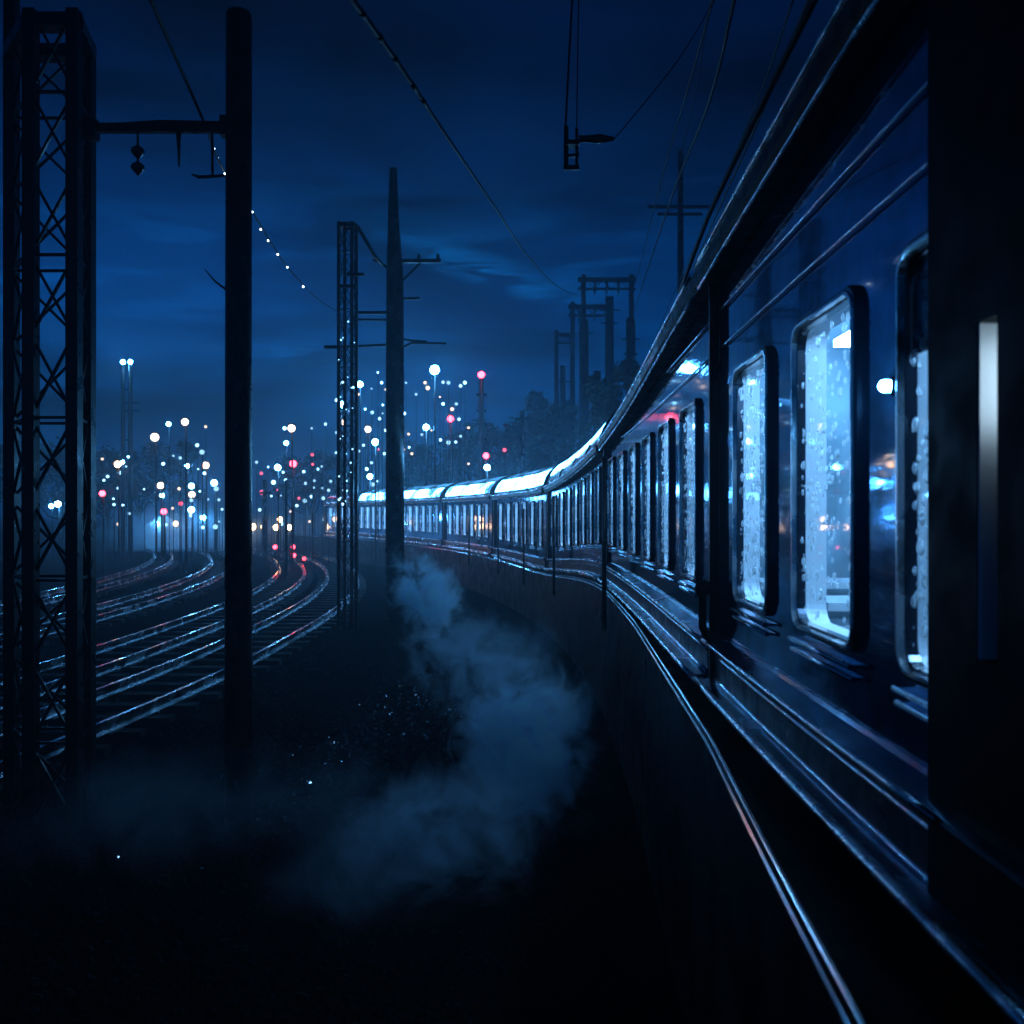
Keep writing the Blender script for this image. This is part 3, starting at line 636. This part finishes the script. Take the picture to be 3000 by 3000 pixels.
# glowing beads standing in for raindrop glints on that wire right of the pole
ls = empty('wire_glints', at(475, 398, 10.6), 'row of tiny glowing beads for raindrop glints on the wire right of the big pole', 'wire glints')
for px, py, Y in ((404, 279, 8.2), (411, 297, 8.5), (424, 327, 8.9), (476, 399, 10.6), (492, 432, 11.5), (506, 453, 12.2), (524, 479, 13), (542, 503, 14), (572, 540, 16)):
    MB().ball(at(px, py + 1, Y - .03), .011 * Y / 10, 8, 6).build('glint_bead', M['glint_bead'], ls)
wire([(1356, -40, 5.2), (1345, 0, 5.4), (1300, 160, 7), (1245, 350, 11), (1205, 510, 20), (1190, 560, 33)], .007, 'leftmost thin wire falling from the top right of the hanging bracket')
wire([(1395, -40, 5), (1385, 0, 5.2), (1335, 200, 7), (1268, 370, 11), (1215, 530, 20), (1196, 590, 33)], .011, 'second wire from the top right, thicker, falling towards the tall gantry')
wire([(1545, -40, 4.2), (1525, 0, 4.5), (1430, 230, 6.3), (1345, 420, 9), (1275, 580, 15), (1225, 690, 30)], .008, 'wire nearest the train roof, passing left of the carriage gutter')
wire([(1500, -10, 4.5), (1425, 200, 6.3), (1340, 400, 9), (1262, 575, 15), (1215, 690, 30)], .005, 'faint thin wire just left of the one beside the gutter')
wire([(1158, 264, 6), (1215, 195, 5.6), (1285, 105, 5.1), (1360, -20, 4.6)], .003, 'hair thin stay wire from the hanging bracket to the upper right')
wire([(1284, 300, 19), (1310, 180, 12), (1345, -20, 7)], .006, 'slack wire from the dim crossarm pole up to the top')

# ---------------------------------------------------------------- lamps of the yard
rl_ = random.Random(11)
HOOD = {}
def lamp(px, py, dia, kind, label, Y=None, group='lamps in the hazy yard', pole=True):
    Y = Y or rl_.uniform(38, 62); p = at(px, py, Y); r = dia / 2 / F * Y
    t = empty('yard_lamp', (p.x, p.y, 0), label, 'lamp', group)
    if pole and p.z > .3:
        pr = .012 if dia < 9 else max(.03, min(.05, r * .25)); MB().tube([(p.x, p.y + r * .9, 0), (p.x, p.y + r * .9, p.z + r * 1.1)], [pr * 1.3, pr], 8).build('pole', M['lattice'], t)
        MB().lathe((p.x, p.y + r * .3, p.z + r), [(r * 1.25, 0), (r * 1.1, r * .18), (r * .3, r * .35), (.001, r * .4)], 12).build('hood', M['lattice'], t)
    MB().ball(p, r, 14, 10).build('lamp', M[kind], t)
    return t
BIG = [
 (820, 698, 17, 'white', 'brightest white lamp, high in the sky right of the crossarm pole'),
 (908, 707, 13, 'red', 'high red lamp on the dark mast, right of the brightest white lamp'),
 (679, 725, 11, 'white', 'white lamp between slim lattice mast and crossarm pole, highest there'),
 (643, 763, 12, 'white', 'upper white lamp on the left edge of the slim lattice mast'),
 (643, 797, 12, 'warm', 'lower white lamp on the left edge of the slim lattice mast'),
 (694, 810, 12, 'warm', 'upper lamp just left of the crossarm pole at mid height'),
 (708, 834, 12, 'white', 'lower white lamp just left of the crossarm pole'),
 (804, 806, 11, 'white', 'white lamp right of the crossarm pole, below the brightest one'),
 (850, 790, 12, 'red', 'red lamp halfway between the crossarm pole and the high red lamp'),
 (917, 860, 11, 'red', 'red lamp low on the dark mast just above the train roof'),
 (919, 882, 11, 'white', 'white lamp touching the train roof below the lower red mast lamp'),
 (698, 899, 10, 'white', 'white lamp low beside the crossarm pole at the train roof'),
 (550, 808, 14, 'warm', 'warm lamp midway between big pole and slim mast, topmost'),
 (540, 836, 8, 'white', 'small white lamp right under the warm topmost one past the pole'),
 (553, 875, 13, 'red', 'bright red signal lamp between the big pole and slim mast'),
 (524, 882, 11, 'white', 'white lamp just left of the bright red signal'),
 (476, 994, 13, 'sodium', 'low warm lamp touching the right side of the big pole'),
 (498, 994, 12, 'sodium', 'low warm lamp, second right of the big pole in the low row'),
 (521, 995, 11, 'sodium', 'low warm lamp, third in the low row right of the big pole'),
 (528, 980, 10, 'sodium', 'warm lamp just above the low row right of the big pole'),
 (546, 995, 10, 'sodium', 'low warm lamp at the right end of the low row'),
 (349, 796, 13, 'warm', 'highest warm lamp between the left lattice mast and the big pole'),
 (292, 825, 15, 'warm', 'large warm lamp right of the far twin posts'),
 (318, 800, 8, 'white', 'small lamp between the two large warm lamps left of the pole'),
 (222, 876, 12, 'sodium', 'warm lamp at the foot of the far twin posts'),
 (231, 872, 7, 'white', 'small lamp touching the warm one at the twin posts'),
 (193, 931, 11, 'red', 'red lamp just right of the left lattice mast'),
 (109, 951, 11, 'white', 'white lamp seen through the left lattice mast, right one of two'),
 (97, 955, 8, 'white', 'small white lamp seen through the left lattice mast, left one of two'),
 (69, 853, 8, 'white', 'white lamp behind the second leg of the left lattice mast'),
 (303, 916, 12, 'warm', 'lamp above the pale hut, upper of a pair'),
 (306, 935, 8, 'white', 'lamp above the pale hut, lower of a pair'),
 (361, 917, 10, 'white', 'top lamp of the vertical row left of the big pole'),
 (362, 933, 12, 'warm', 'second lamp of the vertical row left of the big pole'),
 (361, 962, 11, 'white', 'lowest lamp of the vertical row left of the big pole'),
 (309, 965, 11, 'red', 'reddish lamp right over the pale hut'),
 (331, 988, 10, 'sodium', 'low warm lamp at the right end of the pale hut'),
 (383, 977, 10, 'white', 'low white lamp between the pale hut and the big pole'),
 (404, 911, 11, 'white', 'white lamp nearest the left side of the big pole'),
 (388, 878, 12, 'sodium', 'warm lamp above the white one nearest the big pole'),
 (353, 879, 8, 'white', 'small white lamp left of the warm one near the big pole'),
]
for i, (px, py, dia, k, lb) in enumerate(BIG): lamp(px, py, dia, k, lb)
for px, py, dia, lb in ((553, 1032, 8, 'low red signal lamp by the rails under the bright red signal, upper of two'), (554, 1048, 8, 'low red signal lamp by the rails under the bright red signal, lower of two'), (519, 1032, 8, 'low red signal lamp by the rails, leftmost of the low red ones'), (574, 1054, 7, 'low red signal lamp by the rails, rightmost of the low red ones')):
    lamp(px, py, dia, 'lowred', lb, Y=42, group='low red signals by the yard rails')
SM = [(802, 722, 6), (807, 732, 7), (836, 721, 6), (846, 722, 6), (869, 728, 7), (877, 722, 6), (831, 830, 7), (846, 835, 7), (796, 820, 6), (866, 791, 8), (884, 807, 7), (772, 844, 6), (777, 856, 6), (853, 772, 6), (861, 762, 6), (952, 849, 7), (904, 871, 6), (884, 875, 5),
      (537, 808, 6), (588, 808, 6), (614, 800, 6), (516, 910, 7), (493, 893, 7), (494, 929, 8), (524, 924, 6), (573, 890, 7), (576, 912, 6), (564, 940, 7), (575, 945, 7), (548, 965, 6), (588, 937, 6), (610, 940, 7), (620, 925, 6), (532, 988, 7), (589, 858, 6), (590, 876, 7),
      (242, 862, 7), (238, 880, 6), (226, 892, 6), (214, 941, 5), (215, 952, 6), (388, 805, 6), (381, 853, 8), (386, 893, 7), (361, 944, 8), (361, 972, 8), (341, 950, 7), (312, 990, 8), (408, 922, 8), (413, 943, 8), (406, 994, 8), (383, 995, 9), (372, 840, 6), (340, 864, 6), (308, 875, 5), (193, 866, 7), (360, 994, 6),
      (714, 848, 6), (686, 840, 6), (672, 780, 6), (702, 778, 7), (716, 790, 6), (722, 764, 6), (720, 722, 6), (703, 914, 7), (713, 908, 6), (701, 873, 6), (692, 885, 6), (728, 812, 7), (766, 722, 6), (757, 740, 6), (762, 848, 6)]
xr = random.Random(21)
for xa, xb, ya, yb, n in ((195, 420, 850, 1000, 16), (480, 625, 860, 985, 18), (632, 738, 700, 960, 18), (762, 900, 720, 850, 8)):
    for _ in range(n):
        for _t in range(30):
            c = (round(xr.uniform(xa, xb)), round(xr.uniform(ya, yb)), 5)
            if all(abs(c[0] - a[0]) + abs(c[1] - a[1]) > 11 for a in SM) and all(abs(c[0] - a[0]) + abs(c[1] - a[1]) > 14 for a in BIG): SM.append(c); break
ORD = ['leftmost', 'second', 'third', 'fourth', 'fifth', 'sixth', 'seventh', 'eighth', 'ninth', 'tenth', 'eleventh', 'twelfth', 'thirteenth', 'fourteenth', 'fifteenth', 'sixteenth', 'seventeenth', 'eighteenth', 'nineteenth', 'twentieth', 'twenty-first', 'twenty-second', 'twenty-third', 'twenty-fourth', 'twenty-fifth']
zones = [((0, 450), 'the big pole', 'left of'), ((450, 632), 'big pole and slim mast', 'between'), ((632, 745), 'slim mast and crossarm pole', 'between'), ((745, 1100), 'the crossarm pole', 'right of')]
for (a, b_), nm, prep in zones:
    for (ya, yb, hn) in ((0, 840, 'high'), (840, 905, 'middle'), (905, 1200, 'low')):
        zl = sorted(s for s in SM if a <= s[0] < b_ and ya <= s[1] < yb)
        for k, (px, py, dia) in enumerate(zl):
            red = (px, py) in ((952, 849), (494, 929), (524, 924), (341, 950), (590, 876), (589, 858), (714, 848), (493, 893), (564, 940))
            o_ = ORD[k] + ('' if k == 0 else ' from left')
            lamp(px, py, dia * rl_.choice((.7, .85, 1.0, 1.15)), 'smallred' if red else rl_.choice(('small', 'dim', 'dim', 'bright', 'smallwarm')), f"tiny {'red' if red else 'pale'} lamp, {o_} of the {hn} ones {prep} {nm}", group='tiny lamps in the hazy yard')

# red lamp mast
Y = 58; p = at(908, 716, Y + .4); rm = empty('signal_mast', (p.x, p.y, 0), 'dim dark mast under the high red lamp above the train roof', 'mast')
MB().tube([(p.x, p.y, 0), (p.x, p.y, p.z)], [.32, .16], 10).build('shaft', M['lattice'], rm)
for py in (745, 775, 800, 828): MB().bar(at(899, py, Y + .4), at(918, py, Y + .4), .16).build('crossarm', M['lattice'], rm)

# ---------------------------------------------------------------- hut, trees
def hut():
    Y = 64; c = at(310, 966, Y); w_, h_, d_ = 2.6, 1.7, 3.0; x0 = c.x
    t = empty('trackside_hut', (x0, Y, 0), 'low pale hut glowing in the haze among the yard lamps', 'hut')
    MB().box((x0, Y + d_ / 2, h_ / 2), (w_, d_, h_)).add([(x0 - w_ / 2, Y, h_), (x0 + w_ / 2, Y, h_), (x0, Y, h_ + .7)], [(0, 1, 2)]).build('wall', M['white_wall'], t)
    r = MB(); r.add([(x0 - w_ / 2 - .2, Y - .2, h_ - .1), (x0, Y - .2, h_ + .76), (x0 + w_ / 2 + .2, Y - .2, h_ - .1), (x0 - w_ / 2 - .2, Y + d_ + .2, h_ - .1), (x0, Y + d_ + .2, h_ + .76), (x0 + w_ / 2 + .2, Y + d_ + .2, h_ - .1)], [(0, 3, 4, 1), (1, 4, 5, 2)]); r.build('roof', M['dark_roof'], t)
    MB().box((x0 + .3, Y - .02, .75), (.5, .06, 1.3)).build('door', M['black'], t)
    MB().ball((x0 - .4, Y - .25, 1.75), .16, 10, 8).build('lamp', M['white'], t)
hut()
def crown_mesh(seed, n, rx, rz):
    rnd = random.Random(seed); mb = MB(); cl = [(rnd.gauss(0, .42) * rx, rnd.gauss(0, .42) * rx, rnd.uniform(-.7, .9) * rz, rnd.uniform(.25, .5) * rx) for _ in range(16)]
    for _ in range(n):
        c = rnd.choice(cl); v = Vector((rnd.gauss(0, 1), rnd.gauss(0, 1), rnd.gauss(0, 1))).normalized() * c[3] * rnd.uniform(.5, 1.0)
        p = Vector(c[:3]) + v; s = rnd.uniform(.08, .2); a = Vector((rnd.uniform(-1, 1), rnd.uniform(-1, 1), rnd.uniform(-1, 1))).normalized(); b = a.orthogonal().normalized()
        mb.add([p - a * s, p + b * s * .5, p + a * s, p - b * s * .5], [(0, 1, 2, 3)])
    return mb.mesh('crown', M['leaf']), cl
def trunk_mesh(cl, h, rz):
    mb = MB(); mb.tube([(0, 0, 0), (.05, 0, h * .5), (0, .05, h)], [.2, .15, .08], 8)
    for c in cl[:9]: mb.tube([(0, 0, h * .7), (c[0] * .5, c[1] * .5, h + c[2] * .35), (c[0], c[1], h + rz + c[2] * .9)], [.08, .05, .015], 5)
    return mb.mesh('trunk', M['bark'])
kinds = []
for sd, (rx, rz, h) in enumerate(((1.9, 1.7, 2.2), (1.4, 2.6, 2.4), (2.6, 2.0, 2.6))):
    cm_, cl = crown_mesh(40 + sd, 3200, rx, rz); kinds.append((cm_, trunk_mesh(cl, h, rz), h + rz))
def tree(px, ptop, Y, k, label, s=1.0):
    c_, tr, hh = kinds[k]; p = at(px, ptop, Y); H_ = p.z; sc = H_ / (hh * 1.42)
    t = empty('tree', (p.x, Y, 0), label, 'tree', 'dark trees beyond the yard')
    a = bpy.data.objects.new('trunk', tr); b = bpy.data.objects.new('crown', c_)
    for o in (a, b): COL.objects.link(o); o.parent = t; o.scale = (sc * s, sc * s, sc); o.rotation_euler = (0, 0, random.uniform(0, 6))
    b.location = (0, 0, hh * sc)
for args in ((205, 862, 70, 0, 'dark tree left of the far twin posts'), (262, 845, 74, 2, 'broad dark tree behind the far twin posts'), (120, 850, 66, 0, 'dark tree seen through the left lattice mast'), (40, 838, 70, 2, 'dark tree at the left frame edge behind the lattice mast'),
             (345, 835, 78, 1, 'narrow dark tree under the highest warm lamp'), (585, 858, 80, 2, 'dark tree right of the bright red signal'), (800, 840, 84, 2, 'dark tree just right of the crossarm pole above the train'), (868, 826, 88, 0, 'dark tree above the glowing train roof left of the red lamp mast'),
             (950, 800, 80, 2, 'dark tree right of the red lamp mast'), (1015, 790, 82, 1, 'tall dark tree left of the dim gantries'), (1085, 775, 72, 2, 'large dark tree behind the dim gantries'), (1160, 700, 58, 1, 'large dark tree behind the second carriage'), (1050, 748, 90, 1, 'dim upright tree behind the stout pole left of the gantries'), (985, 800, 96, 0, 'dim low tree by the faint thin pole above the train')):
    tree(*args)

# ---------------------------------------------------------------- steam and haze
def steam_mat(name, dens, sc, lo, hi, seed):
    m = bpy.data.materials.new(name); m.use_nodes = True; t = m.node_tree; t.nodes.clear()
    o = t.nodes.new('ShaderNodeOutputMaterial'); v = t.nodes.new('ShaderNodeVolumePrincipled'); v.inputs['Color'].default_value = (.60, .88, 1, 1); v.inputs['Anisotropy'].default_value = .5
    tcn = t.nodes.new('ShaderNodeTexCoord'); ge = t.nodes.new('ShaderNodeNewGeometry')
    ln = t.nodes.new('ShaderNodeVectorMath'); ln.operation = 'LENGTH'; t.links.new(tcn.outputs['Object'], ln.inputs[0])
    fo = t.nodes.new('ShaderNodeMapRange'); fo.interpolation_type = 'SMOOTHERSTEP'; fo.inputs['From Min'].default_value = .98; fo.inputs['From Max'].default_value = .15; t.links.new(ln.outputs['Value'], fo.inputs['Value'])
    mp = t.nodes.new('ShaderNodeMapping'); mp.inputs['Location'].default_value = (seed, seed * 2, seed * .7); t.links.new(ge.outputs['Position'], mp.inputs[0])
    n = t.nodes.new('ShaderNodeTexNoise'); n.inputs['Scale'].default_value = sc; n.inputs['Detail'].default_value = 7; n.inputs['Roughness'].default_value = .62; n.inputs['Distortion'].default_value = 1.4; t.links.new(mp.outputs[0], n.inputs['Vector'])
    e1 = t.nodes.new('ShaderNodeMath'); e1.operation = 'MULTIPLY_ADD'; e1.inputs[1].default_value = .20; t.links.new(fo.outputs[0], e1.inputs[0]); t.links.new(n.outputs[0], e1.inputs[2])   # the noise eats into the rim
    r = t.nodes.new('ShaderNodeMapRange'); r.inputs['From Min'].default_value = lo + .155; r.inputs['From Max'].default_value = hi + .15; t.links.new(e1.outputs[0], r.inputs['Value'])
    a = t.nodes.new('ShaderNodeMath'); a.operation = 'MULTIPLY'; t.links.new(fo.outputs[0], a.inputs[0]); t.links.new(r.outputs[0], a.inputs[1])
    b = t.nodes.new('ShaderNodeMath'); b.operation = 'MULTIPLY'; b.inputs[1].default_value = dens; t.links.new(a.outputs[0], b.inputs[0]); t.links.new(b.outputs[0], v.inputs['Density'])
    t.links.new(v.outputs[0], o.inputs['Volume']); return m
def steam(c, rad, dens, sc, lo, hi, seed, label, rot=(0, 0, 0)):
    o = MB().ball((0, 0, 0), 1, 20, 12).build('steam', steam_mat('steam_vapour', dens, sc, lo, hi, seed)); o.location = c; o.scale = rad; o.rotation_euler = rot
    tag(o, label, 'steam', 'steam drifting over the ground', 'stuff')
steam(at(805, 1120, 13.0), (.8, 1.0, 1.1), 9, 2.4, 0.455, 0.690, 2.0, 'pale steam rising right of the crossarm pole foot', (0, math.radians(-20), 0))
steam(at(875, 1240, 10.0), (1.15, 1.1, 1.0), 3.0, 2.3, .47, .71, 5.0, 'wispy steam below the rising plume, left of the edge rail')
steam(at(985, 1400, 7.4), (1.0, 1.1, 1.15), 10, 2.4, 0.455, 0.680, 9.4, 'thickest steam puff left of the bright edge rail', (0, math.radians(14), 0))
steam(at(865, 1560, 6.2), (1.35, 1.0, .75), 3.4, 2.3, .465, .71, 13.0, 'low torn steam bank in the bottom centre')
steam(at(960, 1230, 9.4), (.9, 1.0, .7), 1.2, 2.2, .43, .70, 41.0, 'thin torn steam between the plume and the edge rail')
steam(at(700, 1640, 5.6), (1.2, .9, .5), .9, 2.0, .42, .70, 45.0, 'lowest thin steam wisp at the bottom centre')
steam(at(560, 1500, 7.0), (1.7, 1.0, .75), .35, 1.6, .41, .74, 21.0, 'thin steam veil between the big pole and the thick puff')
steam(at(230, 1540, 6.4), (1.7, 1.0, .7), .45, 1.6, .40, .74, 17.0, 'faint wide steam drift at the bottom left')
steam(at(330, 1010, 60), (9, 4, 3.0), .9, .35, .36, .70, 27.0, 'glowing mist around the pale hut in the yard')
steam(at(560, 1000, 58), (6.0, 4, 2.2), .55, .35, .36, .70, 33.0, 'warm mist over the low lamp row right of the big pole')

hz = MB(); x0, x1, y0, y1, z0, z1 = -R - 20, R + 20, -60, 440, -1.5, 19
hz.add([(x0, y0, z0), (x1, y0, z0), (x1, y1, z0), (x0, y1, z0), (x0, y0, z1), (x1, y0, z1), (x1, y1, z1), (x0, y1, z1)], [(3, 2, 1, 0), (4, 5, 6, 7), (0, 1, 5, 4), (1, 2, 6, 5), (2, 3, 7, 6), (3, 0, 4, 7)])
hm = bpy.data.materials.new('night_haze'); hm.use_nodes = True; t = hm.node_tree; t.nodes.clear()
o = t.nodes.new('ShaderNodeOutputMaterial'); v = t.nodes.new('ShaderNodeVolumePrincipled'); v.inputs['Color'].default_value = (.55, .84, 1, 1); v.inputs['Density'].default_value = .005; v.inputs['Anisotropy'].default_value = .65
t.links.new(v.outputs[0], o.inputs['Volume'])
tag(hz.build('haze', hm), kind='stuff')
